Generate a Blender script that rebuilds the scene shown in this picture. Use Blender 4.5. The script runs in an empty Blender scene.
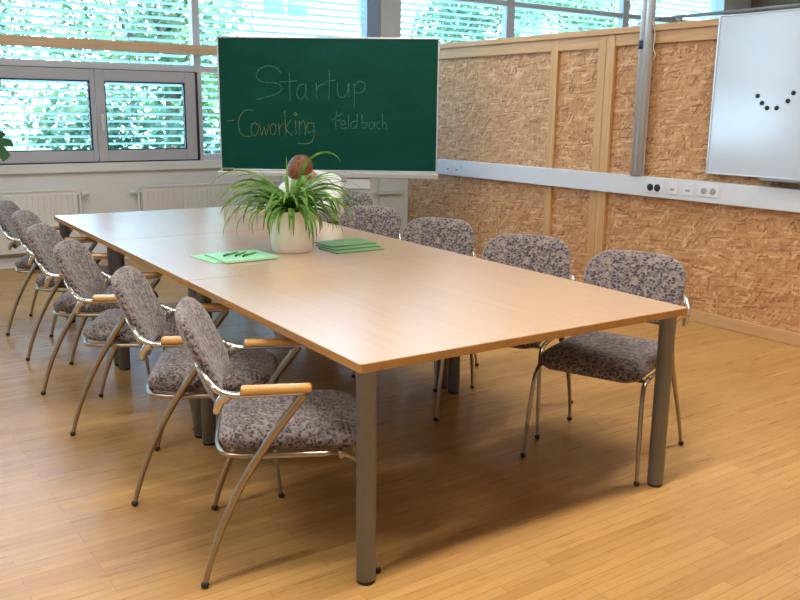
import bpy, bmesh, math, random
from mathutils import Vector, Matrix, noise

S = bpy.context.scene
COL = S.collection
PI = math.pi

# ------------------------------------------------------------------ camera
CAM = dict(f=855.7066, yaw=0.6105, pitch=0.2176, roll=0.0118, loc=(-1.2832, -2.0308, 1.4659))
def make_camera():
    y, p, r = CAM['yaw'], CAM['pitch'], CAM['roll']
    f = Vector((math.sin(y)*math.cos(p), math.cos(y)*math.cos(p), -math.sin(p)))
    rt = Vector((math.cos(y), -math.sin(y), 0)); up = rt.cross(f)
    c, s = math.cos(r), math.sin(r)
    rt, up = c*rt + s*up, -s*rt + c*up
    cd = bpy.data.cameras.new('camera'); cd.sensor_width = 36; cd.lens = 36*CAM['f']/800
    cd.clip_start = 0.05; cd.clip_end = 300
    o = bpy.data.objects.new('camera', cd); COL.objects.link(o)
    m = Matrix((rt, up, -f)).transposed().to_4x4(); m.translation = Vector(CAM['loc'])
    o.matrix_world = m
    S.camera = o
make_camera()

# ------------------------------------------------------------------ sky, sun, daylight, exposure
W = bpy.data.worlds.new('sky'); S.world = W; W.use_nodes = True
wn = W.node_tree.nodes; wl = W.node_tree.links
bg = wn['Background']
tc = wn.new('ShaderNodeTexCoord'); sp = wn.new('ShaderNodeSeparateXYZ'); wr = wn.new('ShaderNodeValToRGB')
wl.new(tc.outputs['Generated'], sp.inputs[0]); wl.new(sp.outputs['Z'], wr.inputs[0]); wl.new(wr.outputs[0], bg.inputs[0])
wr.color_ramp.elements[0].position = 0.0; wr.color_ramp.elements[0].color = (0.58, 0.78, 1.0, 1)
wr.color_ramp.elements[1].position = 0.8; wr.color_ramp.elements[1].color = (0.34, 0.58, 1.0, 1)
bg.inputs[1].default_value = 20.0

def lamp(name, kind, loc, rot, energy, color=(1, 1, 1), **kw):
    l = bpy.data.lights.new(name, kind); l.energy = energy; l.color = color
    for k, v in kw.items(): setattr(l, k, v)
    o = bpy.data.objects.new(name, l); COL.objects.link(o); o.location = loc; o.rotation_euler = rot
    return o
YB_ = 6.45
lamp('sun', 'SUN', (0, 0, 20), (math.radians(48), 0, math.radians(18)), 17.0, (1.0, 0.97, 0.92), angle=0.01)
# daylight entering through the glazing of the window wall and of the far left wall
for nm, loc, rot, sx, sy in (('window_portal', (-.55, YB_+.16, 2.15), (-PI/2, 0, 0), 9.3, 2.4), ('window_portal', (7.6, YB_+.16, 2.15), (-PI/2, 0, 0), 6.0, 2.4)):
    d = lamp(nm, 'AREA', loc, rot, 1, shape='RECTANGLE', size=sx, size_y=sy); d.data.cycles.is_portal = True
S.view_settings.view_transform = 'Standard'; S.view_settings.look = 'None'
S.view_settings.exposure = 0.16; S.view_settings.gamma = 1.0
S.view_settings.use_curve_mapping = False
S.cycles.use_denoising = True
S.cycles.max_bounces = 8; S.cycles.transparent_max_bounces = 16
S.cycles.caustics_reflective = False; S.cycles.caustics_refractive = False
S.cycles.sample_clamp_indirect = 6.0

CEIL = [(-2.6, -.25), (0.0, -.25), (2.6, -.25), (-2.6, 3.4), (0.0, 3.4), (2.6, 3.4), (7.2, 0.4), (7.2, 3.4)]
CEIL_Z = 3.45
CEIL_W = [58, 76, 58, 22, 22, 22, 40, 40]

# ------------------------------------------------------------------ node helpers
def new_mat(name):
    m = bpy.data.materials.new(name); m.use_nodes = True
    return m, m.node_tree.nodes, m.node_tree.links, m.node_tree.nodes['Principled BSDF']
def plain(name, col, rough=0.5, metal=0.0, spec=0.5, coat=0.0, bump=0.0, bscale=80, vary=0.0, trans=0.0):
    m, n, l, b = new_mat(name)
    b.inputs['Base Color'].default_value = (*col, 1); b.inputs['Roughness'].default_value = rough
    b.inputs['Metallic'].default_value = metal; b.inputs['Specular IOR Level'].default_value = spec
    b.inputs['Coat Weight'].default_value = coat; b.inputs['Transmission Weight'].default_value = trans
    t = n.new('ShaderNodeTexCoord'); nz = n.new('ShaderNodeTexNoise'); nz.inputs['Scale'].default_value = bscale
    nz.inputs['Detail'].default_value = 4; l.new(t.outputs['Object'], nz.inputs['Vector'])
    if vary:
        r = n.new('ShaderNodeValToRGB'); l.new(nz.outputs['Fac'], r.inputs[0])
        r.color_ramp.elements[0].position = .3; r.color_ramp.elements[1].position = .7
        r.color_ramp.elements[0].color = (*[c*(1-vary) for c in col], 1); r.color_ramp.elements[1].color = (*[min(1, c*(1+vary)) for c in col], 1)
        l.new(r.outputs[0], b.inputs['Base Color'])
    if bump:
        bp = n.new('ShaderNodeBump'); bp.inputs['Strength'].default_value = bump; bp.inputs['Distance'].default_value = 0.002
        l.new(nz.outputs['Fac'], bp.inputs['Height']); l.new(bp.outputs[0], b.inputs['Normal'])
    return m
def ramp(n, stops):
    r = n.new('ShaderNodeValToRGB'); e = r.color_ramp.elements
    while len(e) < len(stops): e.new(0.5)
    for q, (p, c) in zip(e, stops): q.position = p; q.color = (*c, 1)
    return r
def mapping(n, l, src, scale=(1, 1, 1), rot=(0, 0, 0), loc=(0, 0, 0)):
    m = n.new('ShaderNodeMapping'); m.inputs['Scale'].default_value = scale; m.inputs['Rotation'].default_value = rot; m.inputs['Location'].default_value = loc
    l.new(src, m.inputs['Vector']); return m.outputs[0]
def mix(n, l, fac, a, b, blend='MIX'):
    m = n.new('ShaderNodeMix'); m.data_type = 'RGBA'; m.blend_type = blend
    for sock, v in ((0, fac), (6, a), (7, b)):
        if hasattr(v, 'is_linked') or hasattr(v, 'links'): l.new(v, m.inputs[sock])
        elif isinstance(v, tuple): m.inputs[sock].default_value = (*v, 1)
        else: m.inputs[sock].default_value = v
    return m.outputs[2]

def wood(name, c1, c2, axis='x', scale=1.0, rough=0.4, coat=0.0, spec=0.5):
    m, n, l, b = new_mat(name)
    t = n.new('ShaderNodeTexCoord')
    sc = {'x': (2, 40, 40), 'y': (40, 2, 40), 'z': (40, 40, 2)}[axis]
    v = mapping(n, l, t.outputs['Object'], tuple(s*scale for s in sc))
    nz = n.new('ShaderNodeTexNoise'); nz.inputs['Scale'].default_value = 1.6; nz.inputs['Detail'].default_value = 5; nz.inputs['Distortion'].default_value = 0.4
    l.new(v, nz.inputs['Vector'])
    r = ramp(n, [(.3, c1), (.7, c2)]); l.new(nz.outputs['Fac'], r.inputs[0])
    l.new(r.outputs[0], b.inputs['Base Color'])
    b.inputs['Roughness'].default_value = rough; b.inputs['Coat Weight'].default_value = coat; b.inputs['Coat Roughness'].default_value = .24; b.inputs['Specular IOR Level'].default_value = spec
    return m

def osb_mat():
    m, n, l, b = new_mat('osb_chipboard')
    t = n.new('ShaderNodeTexCoord'); s = n.new('ShaderNodeSeparateXYZ'); c = n.new('ShaderNodeCombineXYZ')
    l.new(t.outputs['Object'], s.inputs[0]); l.new(s.outputs['Y'], c.inputs[0]); l.new(s.outputs['Z'], c.inputs[1])
    wob = n.new('ShaderNodeTexNoise'); wob.inputs['Scale'].default_value = 14; l.new(c.outputs[0], wob.inputs['Vector'])
    off = n.new('ShaderNodeVectorMath'); off.operation = 'MULTIPLY_ADD'; off.inputs[1].default_value = (.02, .02, 0)
    l.new(wob.outputs['Color'], off.inputs[0]); l.new(c.outputs[0], off.inputs[2])
    tones = [(0.0, (.26, .11, .042)), (.15, (.44, .21, .087)), (.55, (.56, .30, .135)), (.85, (.63, .365, .175)), (1.0, (.76, .52, .31))]
    col = None
    for i, (ang, L, Wd) in enumerate([(0.3, .10, .030), (1.3, .08, .022), (-.9, .085, .020), (2.4, .075, .022), (.6, .095, .018), (-.2, .09, .015), (-1.5, .07, .016), (.95, .08, .014), (.1, .09, .011)]):
        v = mapping(n, l, mapping(n, l, off.outputs[0], (1, 1, 1), (0, 0, ang)), (1/L, 1/Wd, 1), (0, 0, 0), (i*3.7, i*1.9, 0))
        vo = n.new('ShaderNodeTexVoronoi'); vo.voronoi_dimensions = '2D'; vo.inputs['Scale'].default_value = 1.0; l.new(v, vo.inputs['Vector'])
        sc = n.new('ShaderNodeSeparateColor'); l.new(vo.outputs['Color'], sc.inputs[0])
        r = ramp(n, tones); l.new(sc.outputs[0], r.inputs[0])
        if col is None: col = r.outputs[0]
        else:
            th = n.new('ShaderNodeMath'); th.operation = 'GREATER_THAN'; th.inputs[1].default_value = .62; l.new(sc.outputs[1], th.inputs[0])
            f = n.new('ShaderNodeMath'); f.operation = 'MULTIPLY'; f.inputs[1].default_value = .85; l.new(th.outputs[0], f.inputs[0])
            col = mix(n, l, f.outputs[0], col, r.outputs[0])
    fz = n.new('ShaderNodeTexNoise'); fz.inputs['Scale'].default_value = 160; l.new(c.outputs[0], fz.inputs['Vector'])
    fr = ramp(n, [(.3, (.72, .72, .72)), (.7, (1.15, 1.15, 1.15))]); l.new(fz.outputs['Fac'], fr.inputs[0])
    col = mix(n, l, 0.6, col, fr.outputs[0], 'MULTIPLY')
    l.new(col, b.inputs['Base Color']); b.inputs['Roughness'].default_value = .55; b.inputs['Specular IOR Level'].default_value = .3
    return m

def floor_mat():
    m, n, l, b = new_mat('strip_parquet')
    t = n.new('ShaderNodeTexCoord')
    br = n.new('ShaderNodeTexBrick'); br.inputs['Scale'].default_value = 1
    br.inputs['Brick Width'].default_value = .62; br.inputs['Row Height'].default_value = .042
    br.inputs['Mortar Size'].default_value = .0012; br.inputs['Mortar Smooth'].default_value = .2; br.inputs['Bias'].default_value = 0.0
    br.inputs['Color1'].default_value = (.0, .0, .0, 1); br.inputs['Color2'].default_value = (1, 1, 1, 1); br.inputs['Mortar'].default_value = (0, 0, 0, 1)
    br.offset = .37; br.offset_frequency = 3
    l.new(t.outputs['Object'], br.inputs['Vector'])
    v = mapping(n, l, t.outputs['Object'], (3.0, 55, 1))
    nz = n.new('ShaderNodeTexNoise'); nz.inputs['Scale'].default_value = 1.0; nz.inputs['Detail'].default_value = 5; nz.inputs['Roughness'].default_value = .6
    l.new(v, nz.inputs['Vector'])
    big = n.new('ShaderNodeTexNoise'); big.inputs['Scale'].default_value = .8; big.inputs['Detail'].default_value = 2; l.new(t.outputs['Object'], big.inputs['Vector'])
    a = mix(n, l, .62, br.outputs['Color'], nz.outputs['Fac'])
    r = ramp(n, [(.10, (.36, .18, .055)), (.40, (.46, .248, .08)), (.62, (.505, .28, .094)), (.9, (.575, .335, .125))])
    l.new(a, r.inputs[0])
    bl = ramp(n, [(.35, (.9, .9, .9)), (.65, (1.06, 1.06, 1.06))]); l.new(big.outputs['Fac'], bl.inputs[0])
    col = mix(n, l, 1.0, r.outputs[0], bl.outputs[0], 'MULTIPLY')
    gap = mix(n, l, br.outputs['Fac'], col, (.29, .15, .05))
    # small dark knots and worn streaks
    v2 = mapping(n, l, t.outputs['Object'], (2.2, 14, 1)); k = n.new('ShaderNodeTexNoise'); k.inputs['Scale'].default_value = 1.3; k.inputs['Detail'].default_value = 3; l.new(v2, k.inputs['Vector'])
    kr = ramp(n, [(.66, (0, 0, 0)), (.78, (1, 1, 1))]); l.new(k.outputs['Fac'], kr.inputs[0])
    kk = n.new('ShaderNodeMath'); kk.operation = 'MULTIPLY'; kk.inputs[1].default_value = .45; l.new(kr.outputs[0], kk.inputs[0])
    fin = mix(n, l, kk.outputs[0], gap, (.2, .1, .04))
    l.new(fin, b.inputs['Base Color'])
    rr = ramp(n, [(.3, (.25, .25, .25)), (.7, (.38, .38, .38))]); l.new(nz.outputs['Fac'], rr.inputs[0]); l.new(rr.outputs[0], b.inputs['Roughness'])
    b.inputs['Specular IOR Level'].default_value = .4
    bp = n.new('ShaderNodeBump'); bp.inputs['Strength'].default_value = .15; bp.inputs['Distance'].default_value = .001
    l.new(br.outputs['Fac'], bp.inputs['Height']); bp.invert = True; l.new(bp.outputs[0], b.inputs['Normal'])
    return m

def fabric_mat():
    m, n, l, b = new_mat('speckled_upholstery')
    t = n.new('ShaderNodeTexCoord')
    wob = n.new('ShaderNodeTexNoise'); wob.inputs['Scale'].default_value = 40; l.new(t.outputs['Object'], wob.inputs['Vector'])
    off = n.new('ShaderNodeVectorMath'); off.operation = 'MULTIPLY_ADD'; off.inputs[1].default_value = (.020,)*3
    l.new(wob.outputs['Color'], off.inputs[0]); l.new(t.outputs['Object'], off.inputs[2])
    v1 = mapping(n, l, off.outputs[0], (95, 66, 100))
    vo = n.new('ShaderNodeTexVoronoi'); vo.inputs['Scale'].default_value = 1; l.new(v1, vo.inputs['Vector'])
    sp_ = ramp(n, [(.34, (1, 1, 1)), (.68, (0, 0, 0))]); l.new(vo.outputs['Distance'], sp_.inputs[0])
    sc = n.new('ShaderNodeSeparateColor'); l.new(vo.outputs['Color'], sc.inputs[0])
    th = ramp(n, [(.15, (.3, .3, .3)), (.4, (1, 1, 1))]); l.new(sc.outputs[1], th.inputs[0])
    mm = n.new('ShaderNodeMath'); mm.operation = 'MULTIPLY'; l.new(sp_.outputs[0], mm.inputs[0]); l.new(th.outputs[0], mm.inputs[1])
    dk = ramp(n, [(0, (.026, .020, .032)), (.6, (.05, .038, .052)), (1, (.085, .055, .058))]); l.new(sc.outputs[0], dk.inputs[0])
    lt = n.new('ShaderNodeTexNoise'); lt.inputs['Scale'].default_value = 45; lt.inputs['Detail'].default_value = 3; l.new(t.outputs['Object'], lt.inputs['Vector'])
    lr = ramp(n, [(.35, (.165, .14, .145)), (.55, (.25, .21, .195)), (.7, (.31, .245, .20))]); l.new(lt.outputs['Fac'], lr.inputs[0])
    col = mix(n, l, mm.outputs[0], lr.outputs[0], dk.outputs[0])
    l.new(col, b.inputs['Base Color']); b.inputs['Roughness'].default_value = .85; b.inputs['Specular IOR Level'].default_value = .2
    b.inputs['Sheen Weight'].default_value = .25; b.inputs['Sheen Roughness'].default_value = .5
    nz = n.new('ShaderNodeTexNoise'); nz.inputs['Scale'].default_value = 400; l.new(t.outputs['Object'], nz.inputs['Vector'])
    bp = n.new('ShaderNodeBump'); bp.inputs['Strength'].default_value = .3; bp.inputs['Distance'].default_value = .001; l.new(nz.outputs['Fac'], bp.inputs['Height']); l.new(bp.outputs[0], b.inputs['Normal'])
    return m

def glass_mat():
    m, n, l, b = new_mat('window_glass'); n.remove(b)
    out = n['Material Output']; tr = n.new('ShaderNodeBsdfTransparent'); tr.inputs[0].default_value = (.90, .97, .98, 1)
    gl = n.new('ShaderNodeBsdfGlossy'); gl.inputs['Roughness'].default_value = .02
    lw_ = n.new('ShaderNodeLayerWeight'); lw_.inputs[0].default_value = .5; pw = n.new('ShaderNodeMath'); pw.operation = 'POWER'; pw.inputs[1].default_value = 5
    l.new(lw_.outputs['Facing'], pw.inputs[0]); ad = n.new('ShaderNodeMath'); ad.operation = 'MULTIPLY_ADD'; ad.inputs[1].default_value = .5; ad.inputs[2].default_value = .02
    l.new(pw.outputs[0], ad.inputs[0])
    mx = n.new('ShaderNodeMixShader'); l.new(ad.outputs[0], mx.inputs[0]); l.new(tr.outputs[0], mx.inputs[1]); l.new(gl.outputs[0], mx.inputs[2]); l.new(mx.outputs[0], out.inputs[0])
    return m
def emit_mat(name, col, st):
    m, n, l, b = new_mat(name)
    b.inputs['Base Color'].default_value = (.9, .9, .9, 1)
    b.inputs['Emission Color'].default_value = (*col, 1); b.inputs['Emission Strength'].default_value = st
    return m
def leaf_mat(name, c1, c2, trans=.35, sc=3.0):
    m, n, l, b = new_mat(name)
    t = n.new('ShaderNodeTexCoord'); nz = n.new('ShaderNodeTexNoise'); nz.inputs['Scale'].default_value = sc; nz.inputs['Detail'].default_value = 3
    l.new(t.outputs['Object'], nz.inputs['Vector'])
    r = ramp(n, [(.35, c1), (.65, c2)]); l.new(nz.outputs['Fac'], r.inputs[0]); l.new(r.outputs[0], b.inputs['Base Color'])
    b.inputs['Roughness'].default_value = .5; b.inputs['Specular IOR Level'].default_value = .35
    out = n['Material Output']; tl = n.new('ShaderNodeBsdfTranslucent'); l.new(r.outputs[0], tl.inputs[0])
    mx = n.new('ShaderNodeMixShader'); mx.inputs[0].default_value = trans
    l.new(b.outputs[0], mx.inputs[1]); l.new(tl.outputs[0], mx.inputs[2]); l.new(mx.outputs[0], out.inputs[0])
    return m
def board_mat():
    m, n, l, b = new_mat('green_chalkboard_enamel')
    t = n.new('ShaderNodeTexCoord'); v = mapping(n, l, t.outputs['Object'], (1.6, 1, 3.2), (0, .35, 0))
    nz = n.new('ShaderNodeTexNoise'); nz.inputs['Scale'].default_value = 1.6; nz.inputs['Detail'].default_value = 6; nz.inputs['Roughness'].default_value = .6; l.new(v, nz.inputs['Vector'])
    r = ramp(n, [(.3, (.0012, .050, .034)), (.62, (.002, .064, .045)), (.85, (.008, .088, .064))]); l.new(nz.outputs['Fac'], r.inputs[0])
    l.new(r.outputs[0], b.inputs['Base Color']); b.inputs['Roughness'].default_value = .5; b.inputs['Specular IOR Level'].default_value = .12
    return m
def chalk_mat(name, col, base):
    m, n, l, b = new_mat(name)
    t = n.new('ShaderNodeTexCoord'); nz = n.new('ShaderNodeTexNoise'); nz.inputs['Scale'].default_value = 90; nz.inputs['Detail'].default_value = 4; l.new(t.outputs['Object'], nz.inputs['Vector'])
    r = ramp(n, [(.35, base), (.62, col)]); l.new(nz.outputs['Fac'], r.inputs[0]); l.new(r.outputs[0], b.inputs['Base Color'])
    b.inputs['Roughness'].default_value = .95; b.inputs['Specular IOR Level'].default_value = .1
    return m

M = dict(
    osb=osb_mat(), floor=floor_mat(), fabric=fabric_mat(), glass=glass_mat(), board=board_mat(),
    wall=plain('white_wall_paint', (.72, .735, .76), .7, bump=.1, bscale=120, spec=.2),
    ceiling=plain('ceiling_paint', (.78, .77, .74), .8, spec=.1),
    sill=plain('window_sill_white', (.70, .73, .77), .4),
    winframe=plain('grey_window_frame', (.44, .45, .52), .45),
    mullion=plain('pale_grey_mullion', (.60, .61, .68), .4),
    bluewhite=plain('blue_grey_frame', (.30, .40, .58), .4),
    gasket=plain('black_gasket', (.015, .016, .02), .5),
    pine=wood('pine_batten', (.50, .27, .10), (.62, .37, .165), 'z', .8, .5),
    pine_y=wood('pine_rail', (.48, .255, .095), (.60, .36, .16), 'y', .8, .5),
    beam=wood('beech_beam', (.60, .40, .25), (.68, .48, .32), 'x', .8, .5),
    skirting=wood('skirting_wood', (.52, .30, .14), (.60, .37, .19), 'y', .6, .45),
    table=wood('beech_laminate', (.525, .345, .222), (.565, .38, .255), 'y', .6, .34, coat=.85, spec=.6),
    edge=wood('beech_edge_band', (.42, .20, .055), (.50, .26, .08), 'y', .6, .4),
    arm=wood('varnished_arm_wood', (.52, .27, .075), (.62, .35, .12), 'x', 1.2, .25, coat=.3),
    chrome=plain('polished_chrome', (.58, .56, .53), .22, 1.0),
    tube=plain('satin_steel_tube', (.36, .31, .25), .28, 1.0),
    legm=plain('grey_painted_steel', (.21, .22, .245), .42, 0.0, spec=.35),
    alu=plain('brushed_aluminium', (.56, .60, .67), .38, .35),
    rubber=plain('black_rubber', (.012, .012, .012), .6),
    trunk=plain('white_plastic_trunking', (.62, .66, .72), .4),
    plate=plain('socket_plate', (.66, .69, .74), .35),
    black=plain('black_plastic', (.012, .012, .014), .4),
    bluec=plain('dark_blue_clip', (.015, .03, .12), .5),
    greyp=plain('grey_plastic', (.33, .34, .35), .5),
    white=plain('whiteboard_enamel', (.50, .55, .63), .14, spec=.7),
    frame=plain('aluminium_board_frame', (.62, .64, .66), .35, .6),
    radiator=plain('radiator_white', (.74, .75, .76), .4),
    pot=plain('white_glazed_pot', (.76, .74, .68), .3, spec=.5),
    soil=plain('potting_soil', (.035, .022, .014), .95, bump=1, bscale=60),
    spider=leaf_mat('spider_plant_leaf', (.045, .15, .014), (.20, .36, .06), .3, 18),
    monstera=leaf_mat('monstera_leaf', (.015, .07, .015), (.03, .12, .02), .2, 8),
    padgreen=plain('pale_green_paper', (.30, .68, .40), .6, vary=.05, bscale=4),
    padmid=plain('mid_green_cover', (.12, .26, .09), .5, vary=.1, bscale=6),
    paper=plain('white_paper', (.78, .78, .74), .7),
    pen=plain('green_pen', (.10, .36, .04), .3),
    pend=plain('dark_green_clip', (.02, .09, .02), .3),
    chalkw=chalk_mat('white_chalk', (.095, .20, .16), (.008, .082, .058)),
    chalky=chalk_mat('yellow_chalk', (.19, .22, .085), (.012, .085, .048)),
    slat=plain('blind_slat_white', (.62, .66, .74), .45),
    bark=plain('tree_bark', (.10, .07, .05), .9, bump=1, bscale=20),
    tree_a=leaf_mat('tree_leaves_bright', (.04, .095, .035), (.22, .27, .12), .4, 1.2),
    tree_b=leaf_mat('tree_leaves_deep', (.025, .065, .03), (.12, .18, .09), .4, 1.2),
    grass=plain('lawn_grass', (.10, .22, .05), .9, vary=.4, bscale=6),
    facade=plain('white_render', (.82, .82, .80), .8),
    pane=plain('dark_facade_pane', (.05, .10, .16), .1),
    brown=plain('brown_panel', (.22, .16, .10), .6),
    skin=plain('skin', (.58, .30, .19), .5),
    hair=plain('brown_hair', (.15, .052, .012), .45, bump=.8, bscale=60, vary=.6),
    shirt=plain('white_shirt', (.74, .76, .78), .8, bump=.4, bscale=25),
    trousers=plain('dark_trousers', (.03, .035, .05), .85),
    lampd=emit_mat('lamp_diffuser', (1.0, .90, .76), 4.0),
    lampb=plain('lamp_housing', (.7, .7, .7), .5),
    magnet=plain('magnet_black', (.012, .014, .016), .35),
)

# ------------------------------------------------------------------ mesh helpers
class MB:
    def __init__(self): self.bm = bmesh.new(); self.mi = 0
    def _f(self, vs, smooth=False):
        try:
            f = self.bm.faces.new(vs); f.material_index = self.mi; f.smooth = smooth; return f
        except ValueError: return None
    def box(self, lo, hi, bev=0.0, mat=None):
        bm2 = bmesh.new()
        bmesh.ops.create_cube(bm2, size=1)
        for v in bm2.verts:
            v.co = Vector([lo[i] + (v.co[i]+.5)*(hi[i]-lo[i]) for i in range(3)])
        if bev: bmesh.ops.bevel(bm2, geom=bm2.edges[:], offset=bev, segments=2, affect='EDGES', profile=.5)
        self.merge(bm2, mat); return self
    def merge(self, bm2, mat=None):
        mp = {}
        for v in bm2.verts: mp[v] = self.bm.verts.new(mat @ v.co if mat else v.co)
        for f in bm2.faces:
            g = self._f([mp[v] for v in f.verts], f.smooth)
        bm2.free()
    def tube(self, pts, rad, seg=10, cap=True, oval=None, side=None, closed=False):
        """sweep; rad number or list; oval=(a,b) multipliers along side and its perpendicular"""
        P = [Vector(p) for p in pts]; n = len(P)
        R = rad if isinstance(rad, (list, tuple)) else [rad]*n
        T = []
        for i in range(n):
            a = P[(i-1) % n] if (closed or i > 0) else P[i]; b = P[(i+1) % n] if (closed or i < n-1) else P[i]
            T.append((b-a).normalized())
        s = Vector(side) if side else T[0].orthogonal()
        rings = []
        for i in range(n):
            s = (s - T[i]*s.dot(T[i])); s.normalize(); w = T[i].cross(s)
            ox, oy = oval if oval else (1, 1)
            rings.append([self.bm.verts.new(P[i] + (s*math.cos(2*PI*k/seg)*ox + w*math.sin(2*PI*k/seg)*oy)*R[i]) for k in range(seg)])
        for i in range(n if closed else n-1):
            A, B = rings[i], rings[(i+1) % n]
            for k in range(seg): self._f([A[k], A[(k+1) % seg], B[(k+1) % seg], B[k]], True)
        if cap and not closed:
            self._f(rings[0][::-1]); self._f(rings[-1])
        return self
    def lathe(self, prof, center=(0, 0, 0), seg=24, mat=None, smooth=True):
        c = Vector(center); rings = []
        for r, z in prof:
            if r < 1e-6: 
                co = Vector((0, 0, z)); rings.append([self.bm.verts.new((mat @ co if mat else co) + c)])
            else:
                ring = []
                for k in range(seg):
                    co = Vector((r*math.cos(2*PI*k/seg), r*math.sin(2*PI*k/seg), z)); ring.append(self.bm.verts.new((mat @ co if mat else co) + c))
                rings.append(ring)
        for A, B in zip(rings, rings[1:]):
            for k in range(seg):
                k2 = (k+1) % seg
                if len(A) == 1 and len(B) == 1: continue
                if len(A) == 1: self._f([A[0], B[k], B[k2]], smooth)
                elif len(B) == 1: self._f([A[k], A[k2], B[0]], smooth)
                else: self._f([A[k], A[k2], B[k2], B[k]], smooth)
        if len(rings[0]) > 1: self._f(rings[0][::-1])
        if len(rings[-1]) > 1: self._f(rings[-1])
        return self
    def sphere(self, c, r, sc=(1, 1, 1), u=16, v=10, mat=None):
        bm2 = bmesh.new(); bmesh.ops.create_uvsphere(bm2, u_segments=u, v_segments=v, radius=r)
        for q in bm2.verts: q.co = Vector((q.co.x*sc[0], q.co.y*sc[1], q.co.z*sc[2]))
        for f in bm2.faces: f.smooth = True
        m = Matrix.Translation(Vector(c)) @ (mat if mat else Matrix.Identity(4))
        self.merge(bm2, m); return self
    def pad(self, fn, outline, rings=10, power=4.0):
        """closed puffy slab. outline: list of (a,b); fn(a,b,r,side) -> Vector; side +1/-1"""
        n = len(outline)
        def layer(side):
            L = [[self.bm.verts.new(fn(0, 0, 0, side))]]
            for i in range(1, rings):
                r = (i/rings)**.8 if i < rings-3 else 1 - ((rings-i)/rings)*.5
                L.append([self.bm.verts.new(fn(a*r, b*r, r, side)) for a, b in outline])
            return L
        top, bot = layer(1), layer(-1)
        rim = [self.bm.verts.new(fn(a, b, 1, 1)) for a, b in outline]
        for L, flip in ((top, False), (bot, True)):
            L = L + [rim]
            for k in range(n):
                f = [L[0][0], L[1][k], L[1][(k+1) % n]]
                self._f(f[::-1] if flip else f, True)
            for A, B in zip(L[1:], L[2:]):
                for k in range(n):
                    f = [A[k], B[k], B[(k+1) % n], A[(k+1) % n]]
                    self._f(f[::-1] if flip else f, True)
        return self
    def build(self, name, mats, parent=None, smooth=None):
        bmesh.ops.recalc_face_normals(self.bm, faces=self.bm.faces[:])
        me = bpy.data.meshes.new(name); self.bm.to_mesh(me); self.bm.free()
        if not isinstance(mats, (list, tuple)): mats = [mats]
        for m in mats: me.materials.append(M[m] if isinstance(m, str) else m)
        o = bpy.data.objects.new(name, me); COL.objects.link(o)
        if parent: o.parent = parent
        return o
def box(lo, hi, name, mat, parent=None, bev=0.0): return MB().box(lo, hi, bev).build(name, mat, parent)
def thing(name, label, cat, loc=(0, 0, 0), rz=0.0, group=None):
    o = bpy.data.objects.new(name, None); COL.objects.link(o); o.empty_display_size = .1
    o.location = loc; o.rotation_euler = (0, 0, rz)
    return tag(o, label, cat, group)
def tag(o, label=None, cat=None, group=None, kind=None):
    if label: o['label'] = label
    if cat: o['category'] = cat
    if group: o['group'] = group
    if kind: o['kind'] = kind
    return o
def struct(o, label=None, cat=None):
    o['kind'] = 'structure'
    return tag(o, label, cat)
def copy_tree(o, parent=None):
    c = o.copy(); COL.objects.link(c)
    if parent: c.parent = parent
    for ch in list(o.children): copy_tree(ch, c)
    return c
def crom(pts, n=6):
    P = [Vector(p) for p in pts]; out = []
    for i in range(len(P)-1):
        p0 = P[i-1] if i else P[i]*2-P[i+1]; p1, p2 = P[i], P[i+1]; p3 = P[i+2] if i+2 < len(P) else P[i+1]*2-P[i]
        for k in range(n):
            t = k/n
            out.append(.5*((2*p1)+(p2-p0)*t+(2*p0-5*p1+4*p2-p3)*t*t+(3*p1-p0-3*p2+p3)*t**3))
    out.append(P[-1]); return out
def rrect(hw, hh, corners, seg=8):
    """rounded rectangle outline, corners=(tr,tl,bl,br) radii, CCW"""
    out = []
    for (sx, sy), r, a0 in zip(((1, 1), (-1, 1), (-1, -1), (1, -1)), corners, (0, PI/2, PI, 1.5*PI)):
        cx, cy = sx*(hw-r), sy*(hh-r)
        for k in range(seg+1):
            a = a0 + PI/2*k/seg; out.append((cx + r*math.cos(a), cy + r*math.sin(a)))
    # subdivide the long straight runs
    res = []
    for i, p in enumerate(out):
        q = out[(i+1) % len(out)]; d = math.hypot(q[0]-p[0], q[1]-p[1]); m = max(1, int(d/.04))
        for k in range(m): res.append((p[0]+(q[0]-p[0])*k/m, p[1]+(q[1]-p[1])*k/m))
    return res

# ================================================================== STRUCTURE
YB = 6.45          # inner face of the window wall
XP = 3.93          # face of the chipboard partition
X0, X1, Y0, ZC = -5.2, 11.3, -5.2, 3.5
struct(box((X0, Y0, -.1), (X1, YB+.3, 0), 'floor', 'floor'))
struct(box((X0-.2, Y0-.2, ZC), (X1+.2, YB+.45, ZC+.2), 'ceiling', 'ceiling'))
struct(box((X0, Y0-.2, 0), (X1, Y0, ZC), 'wall_front', 'wall'))
struct(box((X1, Y0, 0), (X1+.2, YB, ZC), 'wall_far_right', 'brown'))
struct(box((X0-.2, Y0, 0), (X0, YB+.3, ZC), 'wall_left', 'wall'))

# window wall: parapet, pier, lintel
w = MB(); w.box((X0, YB, 0), (X1, YB+.3, .874)); w.box((X0, YB, 3.36), (X1, YB+.3, ZC))
w.box((4.329, YB-.02, 0), (4.606, YB+.3, ZC))
w.box((10.62, YB-.02, 0), (11.3, YB+.3, ZC))
struct(w.build('wall_back', 'wall'))
struct(box((X0, YB-.045, .862), (4.32, YB+.2, .945), 'trim_1', 'sill', bev=.004))
struct(box((X0, YB-.022, 0), (4.32, YB, .09), 'baseboard_back', 'sill'))

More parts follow.
